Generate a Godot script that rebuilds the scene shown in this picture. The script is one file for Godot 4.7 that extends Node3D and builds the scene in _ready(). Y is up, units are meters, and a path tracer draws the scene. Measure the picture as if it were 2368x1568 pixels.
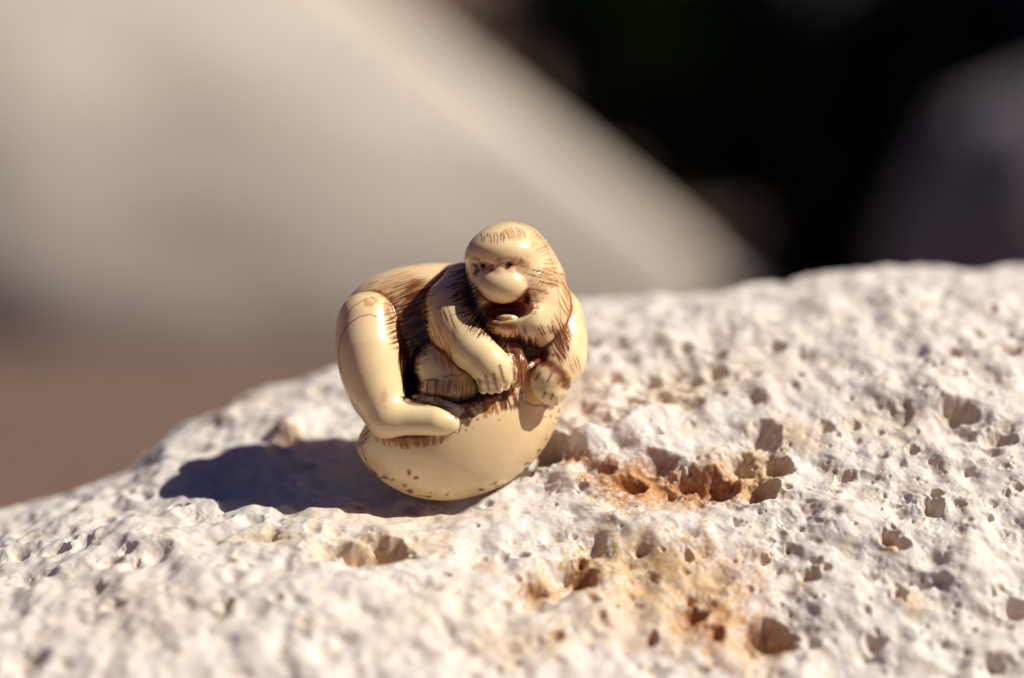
extends Node3D

# ------------------------------------------------------------------ scale
# The carving and the boulder are modelled on design sheets: the carving in
# sheet units of 7.08 mm (x right, y up, z towards the viewer), the boulder
# as a patch with real depth at each of its control points.
const PITCH := 20.0
const UNIT := 0.00708
const FOCUS := 0.400
const CELL := 0.025
const ROCK_FINE := 1.0

var view_up := Vector3(0, cos(deg_to_rad(PITCH)), -sin(deg_to_rad(PITCH)))
var view_back := Vector3(0, sin(deg_to_rad(PITCH)), cos(deg_to_rad(PITCH)))
var eye := Vector3.ZERO
var rng := RandomNumberGenerator.new()
var taken := {}


# ------------------------------------------------------------------ a sculpted solid: tapered limbs and ovals, smoothly joined
class Solid:
	var kind := PackedInt32Array()      # 0 limb, 1 oval, 2 turned oval
	var group := PackedInt32Array()
	var cut := PackedInt32Array()
	var soft := PackedFloat32Array()
	var a := PackedVector3Array()
	var b := PackedVector3Array()       # limb: b - a; oval: radii
	var ra := PackedFloat32Array()
	var dr := PackedFloat32Array()
	var inv := PackedFloat32Array()
	var turn: Array[Basis] = []
	var loose := {}                     # widest join in each group
	var join := 0.05
	var lens: Array[Basis] = []

	func put(k: int, g: int, s: float, c: int, pa: Vector3, pb: Vector3, r0: float, r1: float, t := Basis()) -> void:
		kind.append(k); group.append(g); soft.append(s); cut.append(c)
		a.append(pa); b.append(pb); ra.append(r0); dr.append(r1 - r0)
		loose[g] = maxf(loose.get(g, 0.0), s)
		inv.append(1.0 / maxf(pb.length_squared(), 1e-6)); turn.append(t)

	func limb(g: int, s: float, pa: Vector3, r0: float, pb: Vector3, r1: float) -> void:
		put(0, g, s, 0, pa, pb - pa, r0, r1)

	func chain(g: int, s: float, pts: Array) -> void:
		for i in pts.size() - 1:
			var p: Array = pts[i]
			var q: Array = pts[i + 1]
			limb(g, s, Vector3(p[0], p[1], p[2]), p[3], Vector3(q[0], q[1], q[2]), q[3])

	func oval(g: int, s: float, c: Vector3, r: Vector3, t := Basis(), carve := 0) -> void:
		put(1 if t == Basis() else 2, g, s, carve, c, r, 0.0, 0.0, t.transposed())

	func gap(g: int, s: float, pa: Vector3, r0: float, pb: Vector3, r1: float) -> void:
		put(0, g, s, 1, pa, pb - pa, r0, r1)

	func one(i: int, p: Vector3) -> float:
		var q := p - a[i]
		if kind[i] == 0:
			var h := clampf(q.dot(b[i]) * inv[i], 0.0, 1.0)
			return (q - b[i] * h).length() - ra[i] - dr[i] * h
		if kind[i] == 2:
			q = turn[i] * q
		var r := b[i]
		var e := q / r
		var k0 := e.length()
		var k1 := (e / r).length()
		if k0 < 0.05:
			return -minf(r.x, minf(r.y, r.z)) * 0.95
		return k0 * (k0 - 1.0) / k1

	# (distance, nearness of a crease between two groups, nearest group)
	func at(p: Vector3, use: PackedInt32Array) -> Vector3:
		var total := 1e3
		var best := 1e3
		var second := 1e3
		var own := 1e3
		var g := -1
		var near := -1.0
		for i in use:
			var d := one(i, p)
			if cut[i] == 1:
				if g >= 0:
					if own < best:
						second = best; best = own; near = g
					elif own < second:
						second = own
					var hh := maxf(join - absf(total - own), 0.0)
					total = minf(total, own) - hh * hh * 0.25 / join
					g = -1
					own = 1e3
				var kc := soft[i]
				var hc := maxf(kc - absf(total + d), 0.0)
				total = maxf(total, -d) + hc * hc * 0.25 / kc
				continue
			if group[i] != g:
				if g >= 0:
					if own < best:
						second = best; best = own; near = g
					elif own < second:
						second = own
					var h := maxf(join - absf(total - own), 0.0)
					total = minf(total, own) - h * h * 0.25 / join
				g = group[i]
				own = d
			else:
				var k := soft[i]
				var h2 := maxf(k - absf(own - d), 0.0)
				own = minf(own, d) - h2 * h2 * 0.25 / k
		if g >= 0:
			if own < best:
				second = best; best = own; near = g
			elif own < second:
				second = own
			var h3 := maxf(join - absf(total - own), 0.0)
			total = minf(total, own) - h3 * h3 * 0.25 / join
		return Vector3(total, maxf(0.0, 1.0 - (second - best) / 0.3), near)


# surface nets over blocks of 8 cells, one block per task
class Netter:
	var solid: Solid
	var lo: Vector3
	var size: Vector3i                   # blocks
	var cell: float
	var paint: Callable
	var pick: Callable
	var keys: Array[PackedInt32Array] = []
	var pos: Array[PackedVector3Array] = []
	var nor: Array[PackedVector3Array] = []
	var col: Array[PackedColorArray] = []
	var quads: Array[PackedInt32Array] = []

	func block(n: int) -> void:
		var bx := n / (size.y * size.z)
		var by := (n / size.z) % size.y
		var bz := n % size.z
		var corner := lo + Vector3(bx, by, bz) * (8.0 * cell)
		var mid := corner + Vector3.ONE * (4.0 * cell)
		var reach := 4.0 * cell * 1.75 + 0.06
		var use := PackedInt32Array()
		var any := false
		for i in solid.kind.size():
			var d := solid.one(i, mid)
			var slack := 1.15 if solid.kind[i] == 0 else 1.9
			if d < reach * slack + maxf(solid.loose[solid.group[i]] * 1.7, solid.join) + 0.06:
				use.append(i)
				any = any or solid.cut[i] == 0
		if not any:
			return
		var dm := solid.at(mid, use).x
		if dm < -reach * 2.0 - 0.2 or dm > reach * 2.2:
			return
		var s := PackedFloat32Array()
		s.resize(1000)
		s.fill(1e9)
		var live := PackedInt32Array()
		for o4 in 8:
			var i4 := Vector3i(o4 & 1, (o4 >> 1) & 1, (o4 >> 2) & 1) * 4
			if absf(solid.at(corner + (Vector3(i4) + Vector3.ONE * 2.0) * cell, use).x) > cell * 3.47 * 1.45 + 0.02:
				continue
			for o2 in 8:
				var i2 := i4 + Vector3i(o2 & 1, (o2 >> 1) & 1, (o2 >> 2) & 1) * 2
				if absf(solid.at(corner + (Vector3(i2) + Vector3.ONE) * cell, use).x) > cell * 1.74 * 1.45 + 0.01:
					continue
				for i in 3:
					for j in 3:
						for k in 3:
							var o := (i2.x + i + 1) * 100 + (i2.y + j + 1) * 10 + i2.z + k + 1
							if s[o] > 1e8:
								s[o] = solid.at(lo + Vector3(bx * 8 + i2.x + i, by * 8 + i2.y + j, bz * 8 + i2.z + k) * cell, use).x
				for o1 in 8:
					live.append((i2.x + 1 + (o1 & 1)) * 100 + (i2.y + 1 + ((o1 >> 1) & 1)) * 10 + i2.z + 1 + ((o1 >> 2) & 1))
		if live.is_empty():
			return
		var ny := size.y * 8 + 2
		var nz := size.z * 8 + 2
		var gx := bx * 8
		var gy := by * 8
		var gz := bz * 8
		var picked: Array = pick.call(mid, 4.0 * cell * 1.75 + 0.05)
		var kk := PackedInt32Array()
		var pp := PackedVector3Array()
		var nn := PackedVector3Array()
		var cc := PackedColorArray()
		var qq := PackedInt32Array()
		for m in live:
			var i := m / 100
			var j := (m / 10) % 10
			var k := m % 10
			var v := s[m]
			var inside := v < 0.0
			var key := ((gx + i) * ny + gy + j) * nz + gz + k
			# edges that start at this sample
			if inside != (s[m + 100] < 0.0):
				var q0 := key - nz - 1
				if inside:
					qq.append(q0); qq.append(key - 1); qq.append(key); qq.append(key - nz)
				else:
					qq.append(q0); qq.append(key - nz); qq.append(key); qq.append(key - 1)
			if inside != (s[m + 10] < 0.0):
				var q1 := key - ny * nz - 1
				if inside:
					qq.append(q1); qq.append(key - ny * nz); qq.append(key); qq.append(key - 1)
				else:
					qq.append(q1); qq.append(key - 1); qq.append(key); qq.append(key - ny * nz)
			if inside != (s[m + 1] < 0.0):
				var q2 := key - ny * nz - nz
				if inside:
					qq.append(q2); qq.append(key - nz); qq.append(key); qq.append(key - ny * nz)
				else:
					qq.append(q2); qq.append(key - ny * nz); qq.append(key); qq.append(key - nz)
			# the vertex of this cell
			var signs := int(inside) + int(s[m + 100] < 0.0) + int(s[m + 10] < 0.0) + int(s[m + 110] < 0.0) + int(s[m + 1] < 0.0) + int(s[m + 101] < 0.0) + int(s[m + 11] < 0.0) + int(s[m + 111] < 0.0)
			if signs == 0 or signs == 8:
				continue
			var sum := Vector3.ZERO
			var cnt := 0
			var c := [v, s[m + 100], s[m + 10], s[m + 110], s[m + 1], s[m + 101], s[m + 11], s[m + 111]]
			for t in 8:
				for bit in [1, 2, 4]:
					if t & bit:
						continue
					var c0: float = c[t]
					var c1: float = c[t | bit]
					if (c0 < 0.0) == (c1 < 0.0):
						continue
					var f := c0 / (c0 - c1)
					var e := Vector3(t & 1, (t >> 1) & 1, (t >> 2) & 1)
					if bit == 1: e.x = f
					elif bit == 2: e.y = f
					else: e.z = f
					sum += e
					cnt += 1
			var p := corner + (Vector3(i - 1, j - 1, k - 1) + sum / cnt) * cell
			var e2 := 0.012
			var r := solid.at(p, use)
			var g := Vector3(solid.at(p + Vector3(e2, 0, 0), use).x, solid.at(p + Vector3(0, e2, 0), use).x, solid.at(p + Vector3(0, 0, e2), use).x) - Vector3.ONE * r.x
			var gl := g.length()
			if gl > 1e-6:
				g /= gl
				p -= g * clampf(r.x, -cell, cell) * 0.9
			else:
				g = Vector3.UP
			kk.append(key); pp.append(p); var look: Array = paint.call(p, g, r.y, picked)
			nn.append(look[1]); cc.append(look[0])
		keys[n] = kk; pos[n] = pp; nor[n] = nn; col[n] = cc; quads[n] = qq

	func build(base: Vector3, unit: float) -> ArrayMesh:
		var n := size.x * size.y * size.z
		keys.resize(n); pos.resize(n); nor.resize(n); col.resize(n); quads.resize(n)
		var id := WorkerThreadPool.add_group_task(block, n, -1, true)
		WorkerThreadPool.wait_for_group_task_completion(id)
		var where := {}
		var v := PackedVector3Array()
		var nn := PackedVector3Array()
		var cc := PackedColorArray()
		for t in n:
			for key in keys[t]:
				where[key] = where.size()
			v.append_array(pos[t]); nn.append_array(nor[t]); cc.append_array(col[t])
		for i in v.size():
			v[i] = (v[i] - base) * unit
		var index := PackedInt32Array()
		for t in n:
			var q := quads[t]
			for i in range(0, q.size(), 4):
				var i0: int = where.get(q[i], -1)
				var i1: int = where.get(q[i + 1], -1)
				var i2: int = where.get(q[i + 2], -1)
				var i3: int = where.get(q[i + 3], -1)
				if i0 < 0 or i1 < 0 or i2 < 0 or i3 < 0:
					continue
				index.append(i0); index.append(i2); index.append(i1)
				index.append(i0); index.append(i3); index.append(i2)
		var arr := []
		arr.resize(Mesh.ARRAY_MAX)
		arr[Mesh.ARRAY_VERTEX] = v
		arr[Mesh.ARRAY_NORMAL] = nn
		arr[Mesh.ARRAY_COLOR] = cc
		arr[Mesh.ARRAY_INDEX] = index
		var m := ArrayMesh.new()
		m.add_surface_from_arrays(Mesh.PRIMITIVE_TRIANGLES, arr)
		return m


func net(solid: Solid, lo: Vector3, hi: Vector3, cell: float, paint: Callable, base: Vector3) -> ArrayMesh:
	var n := Netter.new()
	n.solid = solid
	n.lo = lo
	n.cell = cell
	n.paint = paint
	n.pick = pick_paint
	var d := (hi - lo) / (8.0 * cell)
	n.size = Vector3i(ceili(d.x), ceili(d.y), ceili(d.z))
	return n.build(base, UNIT)


# ------------------------------------------------------------------ naming
func numbered(called: String) -> String:
	if not taken.has(called):
		taken[called] = 0
		return called
	taken[called] += 1
	return "%s_%03d" % [called, taken[called]]


func tag(o: Node3D, label := "", category := "", group := "", kind := "") -> Node3D:
	if label: o.set_meta("label", label)
	if category: o.set_meta("category", category)
	if group: o.set_meta("group", group)
	if kind: o.set_meta("kind", kind)
	return o


func obj(called: String, mesh: Mesh, mat: Material, parent: Node = self) -> MeshInstance3D:
	var o := MeshInstance3D.new()
	o.name = numbered(called) if parent == self else called
	o.mesh = mesh
	o.material_override = mat
	parent.add_child(o, true)
	return o


func base_node(called: String, where: Vector3) -> Node3D:
	var o := Node3D.new()
	o.name = numbered(called)
	o.position = where
	add_child(o, true)
	return o


# a point of the design sheet (in sheet pixels) at a depth (mm towards the viewer)
func sheet(px: float, py: float, w: float) -> Vector3:
	var k := (FOCUS - w * 0.001) / FOCUS * UNIT * 0.01
	return eye + Vector3((px - 1184.0) * k, 0, 0) + view_up * ((784.0 - py) * k) - view_back * (FOCUS - w * 0.001)


# ------------------------------------------------------------------ paint of the carving
const IVORY := Color(0.95, 0.705, 0.405)
const AMBER := Color(0.46, 0.175, 0.035)
const BROWN := Color(0.13, 0.030, 0.010)
const DARK := Color(0.022, 0.007, 0.006)
const CRIMSON := Color(0.15, 0.018, 0.022)
const UMBER := Color(0.22, 0.085, 0.03)

var fine := FastNoiseLite.new()
var grain := FastNoiseLite.new()
var blobs := []      # centre, radii, colour, strength, ragged
var hairs := []      # centre, radii, direction, frequency, colour, strength
var lines := []      # points (x, y), width, colour
var shell_turn := Basis()
var shell_mid := Vector3(-0.08, -0.93, 0.12)


func mixc(a: Color, b: Color, t: float) -> Color:
	return a.lerp(b, clampf(t, 0.0, 1.0))


func blob(x: float, y: float, z: float, rx: float, ry: float, rz: float, c: Color, s: float, ragged := 0.5) -> void:
	blobs.append([Vector3(x, y, z), Vector3(rx, ry, rz), c, s, ragged])


func hair(x: float, y: float, z: float, rx: float, ry: float, rz: float, dx: float, dy: float, dz: float, f: float, c: Color, s: float) -> void:
	hairs.append([Vector3(x, y, z), Vector3(rx, ry, rz), Vector3(dx, dy, dz).normalized(), f, c, s])


# what paint can reach a block of the carving
func pick_paint(mid: Vector3, reach: float) -> Array:
	var out := [[], [], []]
	for h in hairs:
		if apart(mid, reach, h[0], h[1], 1.6):
			out[0].append(h)
	for b in blobs:
		if apart(mid, reach, b[0], b[1], 1.6):
			out[1].append(b)
	for l in lines:
		var box: Rect2 = l[4]
		if box.grow(reach + 0.05).has_point(Vector2(mid.x, mid.y)):
			out[2].append(l)
	return out


func apart(mid: Vector3, reach: float, c: Vector3, r: Vector3, k: float) -> bool:
	var d := (mid - c).abs() - r * k
	return d.x < reach and d.y < reach and d.z < reach


func line(pts: Array, w: float, c: Color, s: float) -> void:
	var p := poly(pts)
	var box := Rect2(p[0], Vector2.ZERO)
	for q in p:
		box = box.expand(q)
	lines.append([p, w, c, s, box])


func stained(c: Color, p: Vector3, n: Vector3, picked: Array) -> Array:
	var tilt := Vector3.ZERO
	for h in picked[0]:
		var q: Vector3 = p - h[0]
		var e := (q / (h[1] as Vector3)).length()
		if e > 1.35:
			continue
		var dir: Vector3 = h[2]
		var side := Vector3(-dir.y, dir.x, 0.0).normalized()
		var along := p.dot(dir)
		var across := p.dot(side) + 0.03 * fine.get_noise_3dv(p * 1.5)
		var f: float = h[3]
		var stroke := fine.get_noise_2d(across * f * 1.9, along * 1.0)
		var power: float = h[5]
		c = mixc(c, AMBER, smoothstep(-0.35, 0.4, 1.0 - e) * 0.28 * power)
		var tip := 1.0 - e + 0.5 * stroke
		var v := smoothstep(0.02, 0.24, tip) * clampf(0.75 + 0.45 * tip + 0.8 * stroke, 0.0, 1.0)
		if power < 0.82:
			# only single cut lines
			v = smoothstep(-0.15, 0.3, tip) * smoothstep(0.02, 0.2, stroke)
		c = mixc(c, h[4], v * minf(power * 1.15, 1.0))
		if v > 0.05:
			tilt += side * ((fine.get_noise_2d((across + 0.02) * f * 1.9, along) - stroke) * v)
	for b in picked[1]:
		var q2: Vector3 = (p - (b[0] as Vector3)) / (b[1] as Vector3)
		var m := 1.0 - q2.length()
		if m < -0.6:
			continue
		m += fine.get_noise_3dv(p * 6.0) * (b[4] as float)
		c = mixc(c, b[2], smoothstep(0.0, 0.55, m) * (b[3] as float))
	if n.z > 0.0:
		for l in picked[2]:
			var pts: PackedVector2Array = l[0]
			var w: float = l[1]
			var p2 := Vector2(p.x, p.y)
			var best := 1e3
			for i in pts.size() - 1:
				var s := pts[i]
				var t := pts[i + 1]
				if p2.x < minf(s.x, t.x) - 0.1 or p2.x > maxf(s.x, t.x) + 0.1:
					continue
				best = minf(best, p2.distance_to(Geometry2D.get_closest_point_to_segment(p2, s, t)))
			if best < w * 1.6:
				c = mixc(c, l[2], smoothstep(w * 1.6, w * 0.5, best) * (l[3] as float))
	tilt -= n * n.dot(tilt)
	return [c, (n + (tilt * 0.9).limit_length(0.5)).normalized()]


func ivory_at(p: Vector3) -> Color:
	var g := grain.get_noise_3dv(p * Vector3(1.0, 2.2, 1.0))
	return IVORY * (1.0 + 0.05 * g) + Color(0.0, -0.02, -0.04) * maxf(0.0, grain.get_noise_3dv(p * 0.7 + Vector3(9, 3, 1)))


func paint_figure(p: Vector3, n: Vector3, crease: float, picked: Array) -> Array:
	var c := ivory_at(p)
	# pigment rubbed into the carved creases, but not round the polished muzzle
	crease *= smoothstep(0.85, 1.05, ((p - v3(1.0, 1.98, 1.4)) / v3(0.85, 0.4, 0.9)).length())
	var rub := smoothstep(0.6, 1.0, crease + 0.12 * fine.get_noise_3dv(p * 3.0))
	c = mixc(c, AMBER, rub * 0.8)
	c = mixc(c, BROWN, smoothstep(0.72, 0.97, crease + 0.1 * fine.get_noise_3dv(p * 5.0)) * 0.9)
	return stained(c, p, n, picked)


func paint_shell(p: Vector3, n: Vector3, _crease: float, picked: Array) -> Array:
	var c := ivory_at(p)
	var q := shell_turn.transposed() * (p - shell_mid)
	# the seam between the two valves
	c = mixc(c, BROWN, smoothstep(0.07, 0.02, absf(q.z + 0.02 * fine.get_noise_3dv(p * 2.0))) * 0.7)
	# brown specks along the rim
	var rim := smoothstep(0.42, 0.15, q.z) * smoothstep(-0.3, 0.1, q.z)
	var speck := fine.get_noise_3dv(p * Vector3(3.2, 4.2, 3.2))
	c = mixc(c, BROWN, rim * smoothstep(0.36, 0.46, speck) * 0.8)
	c = mixc(c, AMBER, smoothstep(0.9, 0.0, q.z) * 0.12)
	var look := stained(c, p, n, picked)
	c = look[0]
	# pigment packed into the hollow under the arms
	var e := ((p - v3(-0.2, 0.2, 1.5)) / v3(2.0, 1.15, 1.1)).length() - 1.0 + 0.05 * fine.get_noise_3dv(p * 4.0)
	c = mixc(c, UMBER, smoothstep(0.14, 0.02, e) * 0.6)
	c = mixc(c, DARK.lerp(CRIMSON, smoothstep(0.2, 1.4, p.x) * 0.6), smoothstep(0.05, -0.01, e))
	return [c, look[1]]


func v3(x: float, y: float, z: float) -> Vector3:
	return Vector3(x, y, z)


func poly(a: Array) -> PackedVector2Array:
	var r := PackedVector2Array()
	for i in range(0, a.size(), 2):
		r.append(Vector2((a[i] - 1062.0) * 0.01, (840.0 - a[i + 1]) * 0.01))
	return r


func make_figurine() -> void:
	fine.noise_type = FastNoiseLite.TYPE_SIMPLEX_SMOOTH
	fine.frequency = 1.0
	fine.fractal_type = FastNoiseLite.FRACTAL_FBM
	fine.fractal_octaves = 2
	fine.seed = 3
	grain.noise_type = FastNoiseLite.TYPE_SIMPLEX_SMOOTH
	grain.frequency = 0.8
	grain.fractal_octaves = 3
	grain.seed = 8
	var s := Solid.new()
	# 1 torso, bent over to the right
	s.oval(1, 0.4, v3(-1.36, 0.62, -0.35), v3(1.52, 1.52, 1.05))
	s.oval(1, 0.5, v3(-0.35, 0.95, -0.3), v3(1.6, 1.36, 1.0))
	s.oval(1, 0.4, v3(0.8, 1.03, -0.3), v3(1.3, 1.28, 1.0))
	s.oval(1, 0.4, v3(0.2, -0.1, -0.35), v3(1.9, 1.1, 0.9))
	s.oval(1, 0.3, v3(1.45, 0.5, 0.0), v3(1.1, 0.95, 0.8))
	# 2 the near leg: thigh, shin, heel and foot
	s.limb(2, 0.3, v3(-1.95, 0.7, -0.2), 0.8, v3(-2.06, 0.92, 0.3), 0.64)
	s.chain(2, 0.3, [[-1.75, 0.85, 0.2, 0.42], [-1.58, 0.1, 0.42, 0.40], [-1.5, -0.7, 0.7, 0.34]])
	s.chain(2, 0.5, [[-2.13, 0.93, 0.56, 0.55], [-2.08, 0.3, 0.76, 0.60], [-1.99, -0.3, 0.92, 0.53], [-1.86, -0.78, 1.02, 0.42], [-1.60, -1.24, 1.14, 0.38]])
	s.limb(2, 0.3, v3(-1.62, -1.27, 1.18), 0.39, v3(-0.55, -1.3, 1.4), 0.34)
	s.oval(2, 0.2, v3(-0.26, -1.35, 1.42), v3(0.30, 0.25, 0.24))
	# 3 the other knee and foot, drawn in under the arm
	s.chain(3, 0.2, [[-0.72, 0.38, 0.45, 0.34], [-0.50, -0.1, 0.66, 0.54], [-0.2, -0.45, 0.76, 0.52]])
	s.oval(3, 0.18, v3(-0.25, -0.62, 0.88), v3(0.70, 0.30, 0.48))
	s.chain(5, 0.1, [[-0.95, -0.82, 1.1, 0.13], [-0.5, -0.88, 1.34, 0.1], [-0.02, -1.01, 1.42, 0.08]])
	# 6 the right arm, folded in front of the chest
	s.chain(6, 0.25, [[0.12, 1.70, 0.1, 0.62], [-0.17, 1.25, 0.6, 0.60], [-0.08, 0.85, 0.88, 0.58], [0.3, 0.33, 1.2, 0.44], [0.62, 0.06, 1.38, 0.44]])
	s.oval(6, 0.2, v3(0.80, -0.16, 1.46), v3(0.46, 0.42, 0.36), Basis(v3(0, 0, 1), -0.5))
	s.chain(6, 0.06, [[0.62, -0.25, 1.54, 0.15], [0.56, -0.42, 1.56, 0.125], [0.57, -0.6, 1.5, 0.1]])
	s.chain(6, 0.045, [[0.80, -0.22, 1.60, 0.15], [0.75, -0.42, 1.61, 0.12], [0.75, -0.6, 1.54, 0.1]])
	s.chain(6, 0.045, [[0.96, -0.18, 1.58, 0.15], [0.93, -0.40, 1.59, 0.12], [0.92, -0.58, 1.53, 0.1]])
	s.chain(6, 0.045, [[1.11, -0.12, 1.52, 0.15], [1.09, -0.34, 1.54, 0.12], [1.07, -0.52, 1.48, 0.1]])
	s.chain(6, 0.045, [[1.14, 0.1, 1.38, 0.13], [1.22, -0.16, 1.44, 0.11], [1.22, -0.4, 1.4, 0.09]])
	# 7 cuff and fold of hide between the hands
	s.chain(7, 0.08, [[0.9, 0.46, 1.0, 0.2], [1.22, 0.3, 1.08, 0.21], [1.36, 0.0, 1.14, 0.18], [1.3, -0.36, 1.2, 0.18]])
	s.chain(7, 0.08, [[1.3, -0.42, 1.2, 0.13], [1.5, -0.12, 0.98, 0.08], [1.82, 0.02, 0.78, 0.07], [2.15, 0.10, 0.55, 0.09]])
	# 8 the left arm round the side, and its hand on the rim
	s.chain(8, 0.3, [[1.75, 1.65, -0.3, 0.68], [2.2, 1.05, -0.05, 0.60], [2.36, 0.5, 0.25, 0.52], [2.36, 0.05, 0.46, 0.48], [2.18, -0.3, 0.68, 0.44]])
	s.oval(9, 0.1, v3(2.06, -0.38, 0.82), v3(0.43, 0.43, 0.38))
	s.chain(9, 0.12, [[1.84, -0.40, 0.92, 0.15], [1.84, -0.60, 0.94, 0.13], [1.88, -0.74, 0.9, 0.12]])
	s.chain(9, 0.12, [[1.99, -0.42, 0.98, 0.17], [2.0, -0.64, 0.97, 0.15], [2.03, -0.80, 0.9, 0.13]])
	s.chain(9, 0.12, [[2.15, -0.42, 0.96, 0.17], [2.17, -0.68, 0.94, 0.15], [2.19, -0.86, 0.84, 0.13]])
	s.chain(9, 0.12, [[2.29, -0.44, 0.86, 0.16], [2.31, -0.64, 0.82, 0.14], [2.31, -0.78, 0.72, 0.12]])
	# 10 the head: skull, hood of hair, cheeks and beard
	s.oval(10, 0.3, v3(1.08, 2.27, 0.68), v3(0.94, 0.93, 0.94))
	s.chain(10, 0.35, [[1.28, 2.28, 0.25, 0.88], [1.52, 1.75, 0.3, 0.87], [1.66, 1.2, 0.45, 0.76], [1.62, 0.98, 0.62, 0.6]])
	s.chain(10, 0.3, [[2.05, 1.3, 0.45, 0.38], [2.06, 0.9, 0.55, 0.3], [1.94, 0.58, 0.75, 0.13]])
	s.chain(10, 0.25, [[0.64, 1.3, 0.92, 0.3], [0.82, 1.0, 1.05, 0.3], [1.15, 0.92, 1.14, 0.3], [1.6, 1.02, 1.05, 0.4], [1.92, 1.3, 0.75, 0.42]])
	s.oval(10, 0.3, v3(1.02, 2.52, 1.04), v3(0.78, 0.40, 0.66))
	s.oval(10, 0.3, v3(1.66, 1.85, 0.95), v3(0.46, 0.5, 0.5))
	s.oval(10, 0.25, v3(0.6, 1.75, 0.85), v3(0.34, 0.6, 0.55))
	s.oval(10, 0.22, v3(1.02, 1.84, 1.14), v3(0.56, 0.34, 0.55))
	s.oval(10, 0.14, v3(0.50, 2.17, 1.56), v3(0.18, 0.05, 0.12), Basis(), 1)
	s.oval(10, 0.14, v3(1.30, 2.21, 1.72), v3(0.2, 0.05, 0.12), Basis(), 1)
	# open mouth
	s.oval(10, 0.06, v3(1.04, 1.21, 1.48), v3(0.64, 0.29, 0.68), Basis(v3(0, 0, 1), 0.1), 1)
	s.oval(10, 0.05, v3(1.56, 1.47, 1.42), v3(0.07, 0.13, 0.2), Basis(), 1)
	s.oval(12, 0.12, v3(1.01, 1.77, 1.28), v3(0.60, 0.43, 0.50))
	s.limb(12, 0.12, v3(0.95, 2.2, 1.5), 0.05, v3(0.93, 2.09, 1.58), 0.06)
	# lower lip and tongue
	s.chain(13, 0.08, [[0.38, 1.6, 0.95, 0.07], [0.43, 1.18, 1.12, 0.08], [0.70, 0.91, 1.32, 0.07], [1.15, 0.87, 1.39, 0.07], [1.56, 0.99, 1.32, 0.075], [1.72, 1.35, 1.2, 0.08]])
	s.oval(14, 0.1, v3(1.1, 1.03, 1.24), v3(0.25, 0.07, 0.2))
	# 15 heel and toes of the far foot behind
	s.chain(15, 0.1, [[-2.36, -0.2, -0.1, 0.36], [-2.34, -0.62, 0.1, 0.28], [-2.2, -0.72, 0.2, 0.26]])
	s.chain(15, 0.05, [[-2.26, -0.8, 0.2, 0.22], [-2.1, -1.1, 0.35, 0.2]])

	# pigment: hair engraved as strokes, stains, fine lines
	hair(-1.15, 0.85, 0.5, 0.65, 1.05, 0.75, 0.9, 0.36, 0.1, 9.0, BROWN, 0.81)
	hair(-0.95, 1.15, 0.6, 0.42, 0.85, 0.65, 0.9, 0.36, 0.1, 10.0, BROWN, 0.9)
	hair(-0.95, 0.6, 0.6, 0.4, 0.75, 0.65, 0.9, 0.36, 0.1, 10.0, DARK, 1.0)
	hair(-1.4, 1.75, 0.5, 0.8, 0.3, 0.9, 0.9, 0.36, 0.1, 7.0, AMBER, 0.45)
	hair(-1.18, -0.05, 0.6, 0.26, 1.05, 0.7, 0.06, 1.0, 0.0, 10.0, BROWN, 1.0)
	hair(-0.75, -0.84, 1.0, 0.6, 0.2, 0.6, 1.0, -0.1, 0.1, 10.0, BROWN, 0.8)
	hair(0.12, 1.45, 0.6, 0.42, 0.75, 1.0, -0.9, -0.35, 0.2, 9.0, BROWN, 0.9)
	hair(0.28, 1.3, 0.6, 0.34, 0.8, 1.0, -0.9, -0.4, 0.2, 10.0, DARK, 1.0)
	hair(0.42, 0.85, 0.9, 0.42, 0.38, 0.8, -0.5, -0.9, 0.2, 10.0, DARK, 0.95)
	hair(0.95, 0.5, 0.9, 0.5, 0.26, 0.6, -0.45, -0.9, 0.2, 10.0, BROWN, 0.9)
	hair(-0.32, 0.62, 0.9, 0.3, 0.75, 0.8, 0.35, -0.95, 0.1, 9.0, AMBER, 0.75)
	hair(1.38, 0.38, 0.8, 0.50, 0.40, 0.8, 0.15, -1.0, 0.1, 8.0, BROWN, 0.95)
	hair(1.05, 0.74, 1.3, 0.6, 0.09, 0.8, 0.1, -1.0, 0.1, 9.0, AMBER, 0.7)
	hair(1.75, 0.74, 1.1, 0.42, 0.12, 0.7, 0.35, -1.0, 0.1, 11.0, BROWN, 0.7)
	hair(2.20, 0.92, 0.7, 0.13, 0.25, 0.7, 0.45, -0.9, 0.1, 11.0, UMBER, 0.55)
	hair(1.72, 1.35, 1.2, 0.1, 0.3, 0.5, 0.9, -0.2, 0.1, 11.0, AMBER, 0.5)
	hair(2.42, 1.1, 0.4, 0.22, 0.9, 0.7, 0.45, -0.9, 0.1, 9.0, AMBER, 0.7)
	hair(2.34, 0.42, 0.6, 0.20, 0.5, 0.8, 0.45, -0.9, 0.1, 10.0, UMBER, 0.9)
	hair(2.62, -0.05, 0.5, 0.16, 0.3, 0.5, 0.3, -0.95, 0.1, 10.0, AMBER, 0.6)
	hair(1.95, 1.93, 1.0, 0.5, 0.22, 0.8, 0.95, -0.25, 0.0, 11.0, UMBER, 0.6)
	hair(1.75, 1.62, 1.1, 0.24, 0.22, 0.8, 0.98, -0.1, 0.0, 11.0, UMBER, 0.5)
	hair(1.25, 2.9, 1.1, 0.28, 0.16, 0.7, 0.3, -0.9, 0.3, 11.0, AMBER, 0.5)
	hair(0.85, 2.82, 1.2, 0.4, 0.12, 0.7, 0.05, -0.9, 0.3, 11.0, AMBER, 0.32)
	hair(1.8, 2.7, 0.8, 0.28, 0.28, 0.7, 0.8, 0.5, 0.0, 9.0, AMBER, 0.4)
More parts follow.
